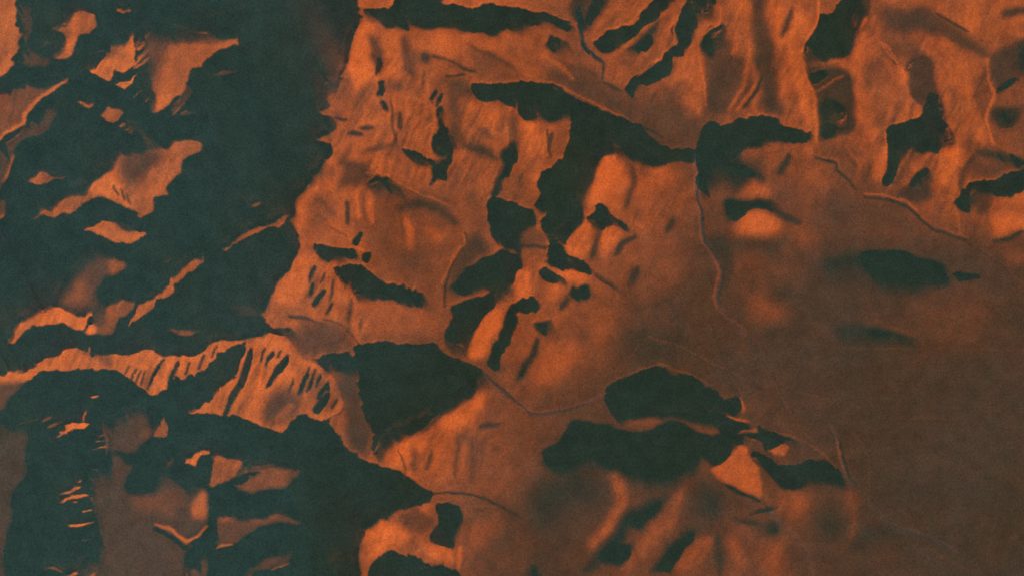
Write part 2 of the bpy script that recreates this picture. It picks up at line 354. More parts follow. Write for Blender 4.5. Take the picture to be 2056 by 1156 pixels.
# survey notes: P = patch, S = streak; light level; edge softness; shadow tail or width; outline
TRACE = """
# kind;level;soft;tail;points     (P polygon, S stroke: level,width in place of tail -> S;level;soft;width;points)
# ---- west shadow
P;-9;1.2;0;-200,-200 716,-200 718,18 730,37 716,64 705,98 698,125 679,152 676,175 659,192 662,213 635,224 662,233 673,243 666,263 634,280 639,288 662,287 666,304 649,327 625,358 602,388 588,402 587,429 595,469 600,490 592,506 558,560 536,601 529,635 548,652 600,720 690,815 660,845 703,901 737,921 770,938 851,975 878,989 851,1002 824,1016 791,1019 764,1033 733,1056 730,1080 716,1124 718,1140 720,1400 -200,1400
# ---- region 1 top-left lit
P;165;1.2;0;-40,-40 37,-40 37,0 32,20 34,30 29,47 37,61 47,71 40,88 44,98 27,125 34,135 13,155 0,165 -40,180
P;80;3;0;40,8 64,20 68,57 61,98 108,125 88,138 36,133 44,98 47,71 37,50
P;150;1.6;12;145,17 162,12 186,24 192,51 175,71 159,74 148,101 138,118 111,125 105,118 125,94 132,74 125,64 105,61 101,56 128,51 138,34
P;178;4;0;148,38 160,40 150,80 138,105 128,100 140,70
S;120;1;4;81,101 92,93 101,88
P;112;1.5;10;-40,196 0,196 44,162 67,159 111,159 142,148 169,143 186,135 189,148 165,148 138,154 135,162 105,186 71,209 52,230 51,251 30,263 15,270 0,290 -40,310
S;178;1.2;9;139,158 105,184 71,207 50,230 48,250 28,260 12,269 -5,292
P;188;1.0;8;267,69 273,79 270,101 268,118 272,128 236,145 218,161 189,154 187,142 202,125 216,101 243,81
P;140;3;0;240,80 262,76 250,100 225,125 210,122 225,100
P;182;1.0;2;224,169 267,152 280,148 270,165 255,182 240,175
S;185;0.8;7;275,101 292,88
S;185;0.8;7;273,126 285,113 300,101
S;180;0.8;7;270,137 285,128 300,118
S;130;1;4;278,150 298,140
S;180;0.8;7;264,194 282,182
S;170;0.8;7;280,207 297,197
S;150;0.8;5;177,111 216,101
S;120;1;3;276,95 283,80
S;120;1;4;160,150 170,140 186,132
P;160;1.6;26;489,34 493,54 479,61 476,91 442,101 422,115 405,135 383,138 376,162 368,189 348,199 327,223 304,228 297,216 310,196 300,159 304,118 290,101 294,78 304,64 337,67 388,71 439,67 472,61 486,44
P;84;8;0;294,60 345,60 340,90 322,130 318,170 308,190 296,160 290,100
P;120;7;0;330,62 430,66 470,64 440,80 380,82 330,80
P;185;4;0;312,200 325,195 345,190 330,215 308,224
P;86;2;0;391,189 375,209 348,238 341,233 337,219 364,199 375,169 388,169
S;150;1;4;346,235 372,209
S;88;2.5;12;364,233 405,225
P;88;3;0;371,15 405,24 456,17 510,0 503,14 489,24 456,35 405,35 388,27
P;140;1;3;230,23 263,24 257,33 243,30
S;92;2.5;11;428,152 482,143
P;150;1;3;196,226 209,221 233,219 243,229 233,243 216,246 202,240
S;150;0.8;9;159,203 167,207 175,214
S;150;0.8;9;175,216 186,212
S;175;0.8;9;240,253 253,246
S;160;0.8;6;254,261 263,256
S;150;0.8;6;260,268 268,264
P;78;5;0;240,222 256,236 287,260 321,270 337,287 321,304 287,294 270,270 250,250
P;148;1.5;14;345,275 358,267 405,283 402,300 364,327 361,348 341,371 331,390 312,402 305,425 288,438 274,438 278,425 250,412 228,399 205,399 184,398 172,412 160,425 142,427 118,427 90,435 74,443 68,438 62,434 90,415 118,398 150,390 160,383 175,366 200,350 218,345 228,325 236,309 270,304 300,297 325,290
P;190;4;0;175,372 200,352 222,346 240,370 262,400 268,422 228,398 184,396
P;92;6;0;240,312 290,300 322,310 320,335 290,350 265,370 250,350 240,330
P;155;4;0;345,290 390,290 360,325 340,370 310,395 300,425 285,430 300,390 325,350
S;100;1;4;138,378 172,366
S;60;0.8;3;228,372 238,392
S;60;0.8;3;243,380 252,402
S;60;0.8;3;255,390 262,410
P;140;1;6;47,363 64,351 84,337 98,337 105,351 142,353 125,363 88,364 71,363
P;80;4;0;-40,320 0,300 34,273 67,243 88,209 118,209 118,240 91,273 44,287 30,310 32,330 20,355 7,375 0,390 -40,400
S;135;1;6;27,314 20,340 7,366
# ---- region 5
P;95;2;0;-40,380 0,395 14,400 14,430 0,440 -40,450
S;150;1;5;-10,440 10,433
S;78;1;3;34,422 54,435
P;172;1.2;5;162,457 182,452 206,441 229,446 253,463 290,466 287,476 267,491 250,494 233,490 202,468 182,459
P;84;4;0;222,436 250,440 282,460 260,470 240,458
P;88;6;0;105,614 128,574 152,544 182,510 216,510 250,520 255,527 250,544 236,554 216,560 202,587 202,618 182,621 159,631 135,619
P;120;7;0;118,612 140,575 165,560 175,590 165,620 140,612
P;135;4;0;225,520 250,522 254,530 240,550 222,552
P;195;1.2;8;20,694 17,682 37,652 67,625 105,614 135,619 159,631 179,625 184,612 182,640 165,667 145,657 125,648 95,647 67,655 44,672
P;128;2;14;202,618 216,601 250,594 270,604 263,628 243,638 229,665 219,675 202,674 189,675 169,672 182,653 190,640
P;192;1.5;0;169,672 182,651 200,655 204,672 189,675
P;85;4;0;186,630 205,610 215,640 210,660 190,648
P;158;1.0;0;263,652 270,621 280,608 304,598 321,589 337,574 351,554 371,537 388,518 405,513 410,518 398,533 378,550 354,571 348,591 334,599 317,599 304,618 287,635 270,648
P;165;1.0;0;442,501 462,490 472,476 489,466 520,454 545,445 575,430 582,436 565,450 540,458 515,472 490,480 470,492 455,502
S;130;1;7;333,527 344,518
S;170;0.9;9;505,417 522,408
S;72;1;4;486,403 496,402
P;118;1.3;0;337,662 358,655 388,663 400,670 388,675 364,672
S;105;1;6;472,633 516,631
# range L15
P;180;1.0;3;-20,768 5,752 34,743 71,729 81,722 105,716 128,702 145,695 180,689 184,700 179,712 202,717 223,707 236,706 256,709 277,706 297,702 317,709 327,717 351,716 381,711 405,702 425,689 439,682 479,684 503,675 520,665 535,655 520,690 470,694 445,705 415,735 388,755 383,748 362,763 352,752 330,783 318,786 303,791 298,782 287,777 256,758 229,743 189,746 182,739 148,739 128,744 118,741 101,739 78,746 60,760 40,772 0,790
P;95;3;0;0,770 60,762 30,798 12,825 -30,840 -30,770
S;-9;0.6;5;38,748 55,737 72,733
P;120;3;0;150,694 180,690 182,712 165,705
P;130;3;0;190,715 225,710 228,735 200,738
S;-9;0.7;4;299,780 308,755 318,735 330,722
S;-9;0.7;7;336,780 348,748 358,726
S;-9;0.6;3;372,752 382,728
S;-9;0.6;3;398,740 410,712
S;30;0.6;3;264,764 273,742
S;30;0.6;3;274,770 283,746
S;40;0.6;2.5;252,752 260,732
S;40;0.6;2.5;285,772 293,745
S;50;0.6;2.5;425,718 437,694
# mountain L16
P;186;1.2;8;520,668 540,655 560,668 590,690 610,720 640,735 665,765 688,790 690,815 670,835 640,845 600,832 570,870 555,868 530,855 505,846 480,838 440,831 372,828 405,806 440,775 455,745 470,710 480,690
P;-9;1;0;476,694 492,692 478,735 452,772 438,770 452,740 466,706
P;85;8;0;540,800 570,780 600,790 610,820 580,845 550,850 530,835
S;135;4;15;551,847 570,830 588,812
P;132;8;0;595,740 640,745 680,790 680,825 640,835 615,800
S;-9;0.8;12;503,702 494,735 482,768 466,800 452,832
S;-9;0.8;10;577,712 560,735 545,760 536,775
S;-9;0.7;5;550,704 543,717 536,732
S;10;0.7;4;532,700 525,725
S;30;0.7;3;565,702 558,716
S;20;0.7;4;620,738 608,760 600,790
S;20;0.7;4;632,742 622,765 616,785
S;20;0.7;4;644,750 634,775
S;10;0.7;5;658,768 645,788 638,800
S;0;1;7;660,790 642,812 630,826
S;110;0.7;3;668,788 655,805 646,820
S;30;0.7;3;676,800 664,818
S;60;0.7;4;590,760 580,790
P;78;5;0;668,770 712,745 726,770 732,815 745,862 750,895 738,915 715,905 700,885 690,860 700,830 690,800
S;110;1;4;743,872 738,895 737,915
# ---- bottom-left
P;198;0.8;0;111,882 132,852 162,842 189,844 179,852 148,867 128,874
S;180;0.8;7;169,843 172,823
S;200;0.8;8;182,798 197,791
P;72;4;0;-40,840 0,836 55,858 60,880 58,940 40,975 28,985 32,1050 12,1095 12,1200 -40,1200
S;110;0.8;5;30,850 76,843
S;150;0.8;6;96,859 125,847
S;105;0.8;5;84,850 108,837
S;78;0.8;3;20,868 60,858
P;78;3;0;209,844 250,826 287,823 304,834 307,874 294,888 280,914 236,908 216,918 216,894 213,867
P;110;5;0;282,862 305,858 306,876 292,886
P;138;1;10;324,825 332,844 336,879 307,876 314,854
P;76;3;0;216,918 243,911 280,914 273,935 263,968 256,985 287,985 314,968 317,955 337,928 344,911 353,908 351,925 337,955 371,968 388,958 415,972 420,989 420,1033 412,1063 380,1090 400,1100 378,1110 372,1130 360,1200 160,1200 158,1140 179,1124 196,1103 192,1090 202,1070 196,1036 182,1002 186,968 200,945 211,930
P;105;8;0;265,990 320,985 370,990 350,1040 300,1035 270,1015
P;155;4;0;381,1016 391,995 408,980 420,989 418,1029 405,1039 388,1033
S;170;1;7;312,1053 345,1064 362,1078 380,1087 400,1075 415,1055
S;110;1;5;338,930 346,918
P;-9;2;0;235,910 260,912 280,916 270,922 245,918
S;0;1.5;6;310,1062 345,1080 375,1100
S;195;0.8;9;122,992 140,988 160,977
S;195;0.8;9;122,1010 148,998 175,992
S;170;0.8;6;148,1010 157,1006
S;185;0.8;7;162,1026 184,1021
S;195;0.8;9;137,1055 165,1052 189,1044
S;175;0.8;6;163,1083 179,1082
S;150;0.8;8;90,1142 108,1139 125,1147
S;200;0.8;10;132,1154 155,1147
S;170;0.8;5;172,1162 190,1152
S;175;0.7;5;182,901 214,897
S;160;0.7;4.5;190,887 212,884
S;150;0.7;4.5;196,876 212,872
S;175;0.7;6;187,942 198,940
S;170;0.8;7;155,968 163,965
S;105;0.9;4;205,845 213,870 215,895 210,920 190,955
S;100;0.9;4;196,1040 202,1068 193,1090 198,1102 178,1124
P;184;1;4;370,925 402,898 425,901 422,908 405,915 395,935
P;145;2;16;429,901 442,899 489,914 493,925 479,952 466,968 442,975 418,970
P;115;3;16;489,930 520,925 600,932 605,945 582,968 565,982 514,993 475,988 460,975
S;10;2;8;469,968 495,955 520,948
P;92;4;16;422,1032 445,1026 520,1032 565,1026 608,1032 612,1056 565,1053 514,1063 489,1080 466,1093 429,1105 425,1097
S;125;4;14;445,1042 470,1036
S;120;4;12;505,1042 560,1034
S;172;1;6;430,1101 465,1092
P;90;3;0;371,1200 375,1140 385,1130 415,1110 420,1125 410,1150 395,1200
P;88;3;14;514,1124 548,1103 595,1097 592,1117 582,1130 541,1147 514,1156 490,1200 430,1200 480,1140
S;140;1;4;541,1147 582,1130
S;66;4;12;656,1124 703,1122
# ---- top strip
P;178;1;0;716,-60 794,-60 794,2 790,8 767,15 724,13 714,0
P;-9;1;5;722,20 740,18 767,17 792,10 800,-30 880,-30 885,0 912,10 936,15 986,10 1034,14 1072,27 1106,27 1146,46 1120,42 1095,38 1065,38 1048,47 1013,52 953,50 919,46 851,40 801,46 770,46 750,34
P;120;4;0;730,30 762,28 765,42 740,45
# ---- broad folds of the lit country (drawn before the sharp features)
P;112;7;0;808,112 850,108 865,128 840,145 812,140
P;190;7;0;770,110 790,105 795,150 775,155
P;192;8;0;865,65 905,60 915,110 890,125 870,100
P;128;4;0;945,95 1005,118 1060,163 1000,168 960,150
P;96;7;0;890,178 922,185 930,290 905,285 898,220
P;180;9;0;960,215 1000,215 1005,280 965,285
P;108;6;0;1020,235 1042,235 1040,300 1018,310
P;188;6;0;1045,235 1090,235 1088,300 1048,310
P;140;6;0;1105,235 1145,235 1140,290 1105,320
P;128;8;0;990,345 1085,345 1080,415 1000,395
P;168;7;0;1055,340 1082,345 1078,395 1058,390
P;82;5;0;692,322 735,335 738,362 700,362
P;155;8;0;735,300 870,325 870,365 800,360
P;125;14;0;750,385 850,380 930,445 930,500 890,560 780,550 735,500
P;112;5;0;800,368 910,412 905,425 800,382
P;120;10;0;935,385 975,385 978,470 940,480
S;100;4;13;1268,335 1272,370 1258,415
P;178;10;0;1310,315 1350,315 1350,370 1315,365
P;122;12;0;1250,480 1365,480 1365,580 1260,570
P;122;10;0;1205,118 1285,125 1280,180 1220,170
P;168;6;0;1378,60 1400,60 1412,120 1420,210 1395,220 1380,150
P;100;8;0;1770,78 1850,78 1850,128 1790,120
P;118;14;0;1990,100 2110,100 2110,330 2000,300
P;140;10;0;1720,130 1785,130 1780,250 1725,270
P;172;8;0;1730,195 1755,195 1755,240 1732,240
P;115;10;0;1640,282 1720,282 1730,365 1670,360
P;118;8;0;1920,290 1990,285 2000,320 1930,320
P;92;9;0;1935,325 2056,325 2056,345 1960,370
P;190;8;0;2020,355 2090,350 2090,410 2025,405
P;92;12;0;1640,380 1740,400 1840,440 1800,480 1660,470
P;130;10;0;1810,375 1890,380 1915,440 1860,450
P;95;6;0;1420,310 1530,318 1535,365 1430,370
P;168;7;0;1480,368 1540,370 1545,395 1490,392
P;135;10;0;640,160 690,180 690,260 670,300 660,240
P;140;8;0;612,400 660,395 665,450 620,470
P;130;8;0;690,610 720,600 715,680 690,690
P;175;10;0;735,610 830,615 830,650 740,650
P;120;8;0;840,640 890,640 890,690 830,690
P;125;12;0;600,570 615,580 600,640 560,640
P;194;4;0;716,64 737,61 747,101 750,148 716,189 703,162 703,101
P;186;4;0;769,65 806,62 814,110 812,156 785,160 770,120
P;155;3;0;831,128 866,125 872,182 842,185
S;178;0.9;4;845,140 840,176
S;120;0.9;4;852,140 848,180
S;175;0.9;4;861,148 858,182
S;118;1.5;5;747,76 752,104
S;160;0.9;4;742,80 748,112
P;182;5;0;588,395 612,388 612,440 604,470 594,450
S;125;3;9;632,400 652,410 668,430
S;130;2;5;634,432 655,444
S;128;1.2;5;662,456 682,464 703,476
S;172;1;4;664,452 700,470
S;192;1.5;8;716,388 721,435
S;110;1.5;5;731,395 733,440
S;182;1.5;7;745,405 750,452
P;190;6;0;566,560 590,515 624,512 622,560 612,612 560,612 548,600
P;152;5;0;530,606 600,618 612,645 560,650 530,640
S;168;2;12;572,645 600,655 618,663
P;98;8;0;586,676 650,690 716,690 716,715 600,712
S;168;3;16;712,580 716,685
P;186;8;0;735,592 830,612 850,645 800,660 736,655
P;112;8;0;745,662 885,660 885,690 760,686
P;112;8;0;858,612 890,620 890,660 865,655
P;142;9;0;1247,496 1310,498 1312,528 1255,530
P;68;12;0;1268,668 1380,668 1380,720 1275,722
P;128;12;0;930,880 1020,840 1036,900 1034,985 960,985 930,940
S;165;3;9;905,860 900,950
S;112;2;6;920,880 915,960
S;160;3;9;932,890 928,960
S;110;2;6;948,880 946,970
P;104;12;0;1022,850 1075,860 1070,950 1030,950
P;140;10;0;960,1050 1010,1050 1000,1100 940,1100
S;172;2;8;925,1095 920,1140
S;112;2;7;908,1098 904,1126
P;96;10;0;980,1085 1060,1060 1060,1156 990,1156
P;120;8;0;1500,600 1560,585 1580,640 1510,650
# central plateau shading
P;205;6;0;735,45 760,50 745,80 742,130 735,170 705,150 712,100
P;108;3;0;742,67 760,75 768,118 768,140 755,155 745,120
P;-9;1;0;752,125 762,118 765,148 751,155
P;10;1;0;760,168 775,165 770,185 762,195
S;10;1;7;768,204 775,222
S;20;1;6;796,262 795,285
P;112;5;0;778,162 818,168 812,180 795,185 775,178
S;110;6;18;812,75 818,110 830,150
P;50;3;0;848,116 860,110 872,116 860,124
S;55;2;5;872,112 915,132 953,145
S;105;3;7;946,92 990,115 1034,140
S;150;2;8;880,120 925,140
S;60;1.2;4;895,155 935,150
P;100;5;0;885,160 935,162 950,172 980,195 960,200 920,190
P;150;3;0;795,215 800,195 812,190 800,290 790,280
S;70;2;8;800,225 805,260
# main triangle shadow SH2
P;-9;1.0;5;952,170 985,168 1028,170 1048,165 1079,165 1112,175 1153,192 1264,243 1305,277 1349,304 1388,297 1395,304 1352,309 1340,318 1308,321 1264,311 1230,300 1217,308 1203,327 1193,351 1173,378 1166,390 1160,415 1156,437 1146,450 1126,474 1109,490 1100,476 1089,449 1089,439 1100,427 1095,419 1072,419 1074,402 1085,390 1084,371 1089,346 1109,335 1136,310 1139,287 1151,253 1146,226 1095,226 1040,229 1037,205 1037,190 1000,190 975,192 955,180
S;68;3;8;1105,181 1122,184
S;60;2;4;1110,352 1140,345
# strips beside
S;20;1;6;877,182 865,206
S;20;1;5;886,190 876,214
P;12;1.5;3;877,216 889,216 885,243 895,263 916,280 905,297 878,314 868,304 865,283 878,250
P;12;1.5;0;905,310 885,358 865,371 858,378 872,337
S;95;0.8;3;876,302 890,288 905,282
S;80;0.8;3;870,330 890,318
P;-9;0.8;3;808,305 841,307 875,327 860,326 835,318 812,311
P;20;1.5;12;730,364 750,354 784,363 818,381 800,380 760,370 738,370
P;105;6;0;690,320 703,334 723,341 720,365 700,375 684,378
S;50;2;8;703,266 727,270
S;60;2;7;723,256 747,254
S;40;1;3;673,236 696,240
S;112;4;12;730,307 760,296 794,290
S;75;6;16;935,296 965,302 998,318
S;110;5;10;960,260 985,275
P;40;2;0;1018,296 1030,288 1034,310 1020,345 1005,375 995,395 986,392 997,358 1010,331
P;-9;1.2;6;978,402 993,392 1034,410 1065,425 1058,452 1045,466 1038,490 1010,490 990,470 980,440
P;110;3;0;1045,470 1060,445 1085,455 1100,480 1085,490 1050,492
P;-9;2;6;895,584 919,547 949,523 986,508 1013,498 1048,508 1046,527 1034,540 1027,554 1013,577 993,604 956,645 939,679 932,709 919,690 895,689 892,668 909,641 912,614 949,598 981,581 966,571 936,574 902,584
P;-9;1;8;713,717 720,692 774,684 811,692 868,692 885,702 926,722 973,746 960,757 946,770 932,783 916,806 895,818 872,830 865,841 831,846 811,860 784,882 764,908 750,906 750,894 743,857 730,810 725,773 720,740
P;-9;1;6;624,500 632,490 656,493 696,496 723,506 713,508 696,505 673,505 646,511 632,512
P;-9;1;10;673,544 693,537 723,533 770,564 811,577 851,592 818,604 784,597 750,583 712,580 700,558 683,549
P;20;2;6;554,660 580,658 597,668 575,675 560,668
P;20;2;6;592,682 615,670 639,675 615,687
S;45;1.5;5;580,633 615,642 650,653
P;100;6;0;600,650 680,650 700,690 660,705 610,700 590,690
P;-9;1.5;6;625,726 656,709 683,709 713,717 718,735 680,736 645,738
S;-5;0.8;6;622,567 632,535
S;0;0.8;7;622,597 629,572
S;-9;0.8;9;629,614 640,598 652,583
S;20;0.8;5;657,628 669,605
S;60;0.8;4;645,570 652,548
S;80;1;4;672,560 662,600
S;70;1.2;6;722,657 732,635
S;95;2;6;705,600 700,650
S;55;1.5;8;697,405 700,450
S;-5;0.8;9;711,490 722,468
S;-5;0.8;8;730,522 743,510
S;195;0.8;5;713,495 735,506
S;190;0.8;4;700,470 706,485
S;80;2;7;741,400 746,430
S;72;5;16;800,418 835,408 880,420 915,447
S;188;4;14;742,400 745,440
S;182;4;16;812,440 822,470 824,500
S;110;2;4;808,440 804,480
S;165;6;22;860,460 885,482
P;98;12;0;790,500 850,490 870,540 820,550 790,530
S;48;0.8;4;934,470 937,490 918,513 900,548 893,575 894,618
P;78;5;0;938,485 972,468 978,500 940,530 905,578 896,592 900,560 918,520
S;150;1.2;5;930,475 932,490 912,513 886,568
P;150;8;0;720,600 830,610 880,640 880,680 770,675 720,650
S;60;0.8;3;700,545 723,560
# ---- top right
P;72;3;0;1143,-30 1205,-30 1180,20 1166,60 1172,90 1178,108 1163,55 1150,28
S;25;0.9;6;1163,12 1160,40 1168,72 1175,100 1192,115 1212,125 1208,158
S;150;0.8;4;1158,48 1150,50 1140,47
S;45;1;5;1205,163 1225,172 1247,186
S;140;0.8;3;1257,200 1262,215 1258,222
P;35;3;3;1190,-30 1230,-30 1217,17 1197,40 1180,61 1168,67 1170,40 1180,17
P;-9;1;5;1193,94 1207,74 1230,64 1264,57 1284,44 1301,17 1325,-5 1345,-30 1350,-5 1332,20 1318,47 1291,79 1264,91 1237,95 1210,96
P;-9;1;6;1251,179 1264,162 1298,145 1315,125 1352,91 1359,61 1369,20 1379,-30 1425,-30 1419,17 1386,40 1376,90 1365,118 1338,139 1298,151 1271,165 1254,184
P;150;8;0;1215,105 1240,120 1260,140 1245,160 1215,150
P;10;2;18;1406,101 1413,74 1433,57 1448,51 1457,57 1450,78 1426,98 1409,105
S;70;1;6;1108,268 1098,310
S;65;1.5;6;1045,493 1100,495
P;88;5;0;1405,110 1440,105 1490,115 1510,165 1490,210 1440,235 1424,210 1416,150
P;155;6;0;1450,80 1480,40 1510,20 1515,60 1490,90
S;155;1;7;1522,148 1508,188 1480,222
S;40;1.5;7;1530,152 1516,190 1496,216
P;45;3;0;1514,128 1521,108 1548,84 1548,110 1525,135
S;55;2;6;1432,88 1450,70
P;-9;2;5;1086,82 1109,73 1136,81 1130,89 1109,93 1092,88
P;92;8;0;1090,160 1170,135 1250,195 1290,240 1330,215 1395,235 1393,290 1350,298 1265,238
P;140;6;0;1290,175 1320,165 1335,180 1310,195
S;85;1;3;1230,205 1262,230
S;45;0.9;3;1290,258 1330,275
P;170;8;0;1340,110 1395,100 1405,170 1400,230 1380,230 1355,160
# SH10
P;-9;0.9;4;1406,256 1413,248 1460,251 1500,236 1536,231 1556,236 1573,253 1610,263 1630,268 1590,272 1536,280 1494,288 1446,298 1443,305 1419,335 1409,346 1406,371 1399,368 1394,337 1394,304 1399,277
P;78;4;0;1410,345 1445,310 1490,325 1540,355 1530,370 1480,340 1440,370 1412,395
S;45;2;6;1450,325 1490,335 1530,357
S;55;2;8;1425,345 1412,375
P;-9;1;5;1647,24 1671,27 1695,-10 1738,-30 1738,20 1725,54 1705,90 1681,102 1647,108 1612,108 1614,94 1630,57 1646,37
P;70;3;0;1612,112 1660,108 1619,135 1681,132 1711,155 1718,202 1715,263 1647,282 1643,215 1633,190
P;12;6;6;1647,206 1665,199 1688,206 1701,226 1702,250 1674,260 1651,268
S;75;2;5;1652,248 1690,236
P;20;2;0;1622,150 1650,142 1665,150 1640,170 1630,172
S;110;0.9;5;1619,152 1650,140 1682,128
S;135;0.9;6;1634,189 1671,165 1695,152
S;85;1;4;1655,238 1690,228
S;178;1;8;1606,110 1612,140 1626,175 1636,205 1638,250 1640,285
P;82;7;0;1759,20 1850,18 1900,45 1965,81 1917,91 1857,65 1775,70
S;55;1;4;1877,27 1910,45 1945,64
S;165;0.9;4;1765,85 1785,98 1800,118
S;120;0.8;4;1795,110 1810,100 1826,97
S;35;0.8;4;1795,122 1806,130
P;78;5;6;1812,126 1842,95 1866,112 1880,160 1896,205 1900,250 1862,262 1855,238 1850,213 1832,198 1820,160
S;40;1.5;10;1820,140 1838,125
P;-9;1;5;1781,260 1816,246 1850,236 1855,216 1867,189 1884,189 1890,233 1911,250 1907,274 1887,290 1846,293 1816,307 1806,335 1786,356 1767,371 1776,344 1782,314
P;190;5;0;1885,300 1925,295 1935,330 1920,380 1890,370 1880,330
P;185;3;0;1755,295 1778,290 1778,325 1765,360 1755,340
P;10;2;3;1863,337 1867,356 1840,373 1813,381 1826,361 1846,344
P;75;4;0;1810,380 1860,365 1870,400 1830,415 1800,400
P;-9;1.2;5;1914,409 1927,392 1948,375 1992,364 2022,351 2056,338 2110,320 2110,345 2056,356 2030,370 1998,384 1961,400 1934,408
S;175;1;7;1982,115 1986,160 1996,192 1979,236 1996,292
P;80;3;0;1992,115 2035,90 2035,150 2010,185 2000,190 1996,160
P;48;4;0;1990,222 2049,220 2042,250 2005,256
P;48;5;0;2039,84 2056,78 2110,78 2110,152 2056,152 2035,149
S;20;2;10;2002,186 2025,168 2042,159
S;120;1;4;2000,200 2030,178
P;60;4;0;2015,20 2056,20 2110,22 2110,38 2056,35 2020,33
S;62;5;20;1968,306 2010,315 2056,330 2110,340
S;0;1.5;7;2030,312 2056,330
S;50;0.8;4;1637,317 1678,327 1681,342 1711,364 1718,380
S;140;0.8;4;1640,313 1680,322 1686,340
S;160;0.8;4;1735,391 1786,394 1820,409 1842,426
S;45;0.8;3.5;1735,398 1786,401 1820,416 1840,433 1874,458 1941,485
S;130;0.8;3;1846,432 1878,451 1944,480
S;150;1;4;1917,410 1922,440 1926,470
S;50;3;13;1565,348 1578,330 1585,312
P;78;6;0;1512,60 1518,-30 1536,-30 1540,60 1556,100 1563,150 1565,200 1570,230 1540,228 1530,180
P;195;8;0;1548,15 1600,10 1630,40 1610,80 1570,85 1550,60
# ---- middle
P;200;5;0;1205,310 1235,310 1250,340 1245,390 1225,420 1185,410 1190,370
P;-9;1;4;1176,436 1190,429 1190,419 1200,415 1220,422 1251,446 1257,451 1217,450 1197,450
P;192;4;0;1150,450 1180,445 1190,460 1180,500 1165,520 1130,500
S;75;3;10;1205,462 1197,490 1187,517
P;188;4;0;1210,458 1245,455 1240,480 1215,515 1203,510
S;60;2;9;1278,474 1251,486 1237,510
P;-9;0.9;3;1104,488 1109,488 1180,533 1139,534 1102,528
P;195;3;0;1085,535 1150,538 1178,545 1170,570 1140,560 1100,545
P;-9;1.2;4;1082,552 1095,545 1122,550 1139,560 1109,562 1089,558
P;195;4;0;1030,545 1060,540 1070,570 1060,598 1040,600 1022,575
P;185;4;0;1095,570 1125,568 1120,600 1098,605
P;20;2;5;1139,588 1149,577 1176,574 1187,577 1176,584 1149,592
S;60;3;10;1140,600 1125,620
P;-9;1;3;1026,613 1041,601 1062,596 1087,606 1062,605 1041,611
P;10;1.5;0;1028,616 1038,622 1032,655 1012,690 1000,720 985,740 980,730 995,690 1010,650
P;192;4;0;960,640 985,620 1005,610 1015,640 995,680 975,715 935,725 945,690
P;20;2;8;1065,650 1079,645 1109,641 1102,649 1079,655
S;30;4;13;1080,682 1066,722 1040,758
P;160;8;0;1085,720 1110,690 1155,690 1155,740 1110,770 1060,790
S;48;5;12;1280,540 1265,570
P;140;12;0;1180,620 1230,610 1240,650 1210,690 1180,680
P;130;10;0;1290,470 1340,445 1350,460 1310,500
S;50;5;10;1350,440 1338,465
# river canyon
S;122;0.8;5;1394,310 1394,370 1404,425 1409,480 1428,505 1444,547 1434,594 1440,620
S;48;0.8;4;1401,360 1402,400 1411,429 1416,483 1437,503 1454,547 1444,594 1448,615
P;64;6;0;1420,480 1450,470 1470,500 1468,560 1452,600 1456,545 1440,500
P;10;3;6;1457,405 1480,395 1507,398 1548,404 1548,413 1510,410 1490,413 1470,428 1455,443
P;195;7;0;1470,460 1490,425 1520,418 1555,430 1570,460 1540,475 1490,478
S;50;4;10;1540,408 1575,432 1604,449
P;70;8;0;1450,485 1500,490 1560,490 1560,510 1480,510
P;125;10;0;1590,460 1625,460 1640,485 1620,500 1600,490
P;108;14;0;1500,530 1560,520 1600,540 1580,570 1510,565
# SH18, SH19 and broken ground
P;-9;1;3;1214,796 1217,775 1240,762 1300,740 1330,735 1360,745 1395,762 1430,778 1455,800 1440,815 1426,822 1416,835 1399,835 1365,825 1315,826 1278,821 1247,826 1227,830
S;110;0.9;4;1215,783 1240,759 1300,737 1330,731 1362,741 1430,773
P;125;6;0;1260,838 1310,833 1330,842 1290,858 1255,855
P;-4;3.5;9;1139,850 1149,844 1180,845 1207,849 1237,860 1264,867 1298,867 1332,850 1365,850 1399,862 1433,871 1450,874 1455,900 1399,908 1386,920 1352,928 1332,935 1315,945 1271,945 1278,922 1244,928 1217,912 1170,908 1129,918 1109,928 1085,930 1089,908 1109,891 1126,877
S;62;4;12;1320,888 1350,895
P;-5;1.2;2;1420,836 1433,823 1457,833 1500,850 1507,860 1450,867
P;10;1.2;0;1460,803 1490,803 1484,817 1463,830
S;150;0.8;6;1457,835 1480,842 1506,847
S;145;1;6;1486,800 1494,827
S;140;0.9;6;1463,871 1495,864 1526,864
S;10;0.9;4;1470,877 1500,873 1524,870
S;130;0.9;4;1504,879 1524,881
S;105;0.8;3;1418,832 1432,820 1450,812
S;90;0.8;3;1410,780 1430,775
P;10;1.2;3;1527,857 1548,867 1576,881 1600,882 1570,889 1545,900 1530,895
P;-5;1;3;1507,911 1534,911 1544,928 1521,933
P;175;2.5;0;1484,884 1500,912 1531,945 1527,1002 1494,989 1460,968 1426,945 1450,922
S;30;0.8;4;1455,969 1494,992 1526,1005
S;100;0.8;3;1530,1000 1545,1030
P;150;1.5;0;1536,904 1573,918 1583,898 1562,894 1545,900
P;-9;1.2;5;1536,914 1570,928 1593,936 1624,926 1651,923 1678,935 1684,940 1651,950 1624,962 1600,955 1576,962 1560,953 1536,935
S;110;0.8;3;1530,862 1560,868 1598,878 1628,893 1680,935
S;48;0.7;3.5;1684,876 1686,894 1693,918 1703,956 1718,973
S;110;0.8;3;1680,874 1681,894 1688,918 1698,958
S;95;0.8;3;1668,852 1680,872
S;50;1;5;1505,1030 1530,1022 1560,1018
P;52;14;0;1082,965 1143,962 1217,965 1217,995 1163,999 1136,1012 1106,1043 1082,1060 1068,1036
S;145;7;26;1228,945 1248,985 1248,1012 1225,1055 1190,1095
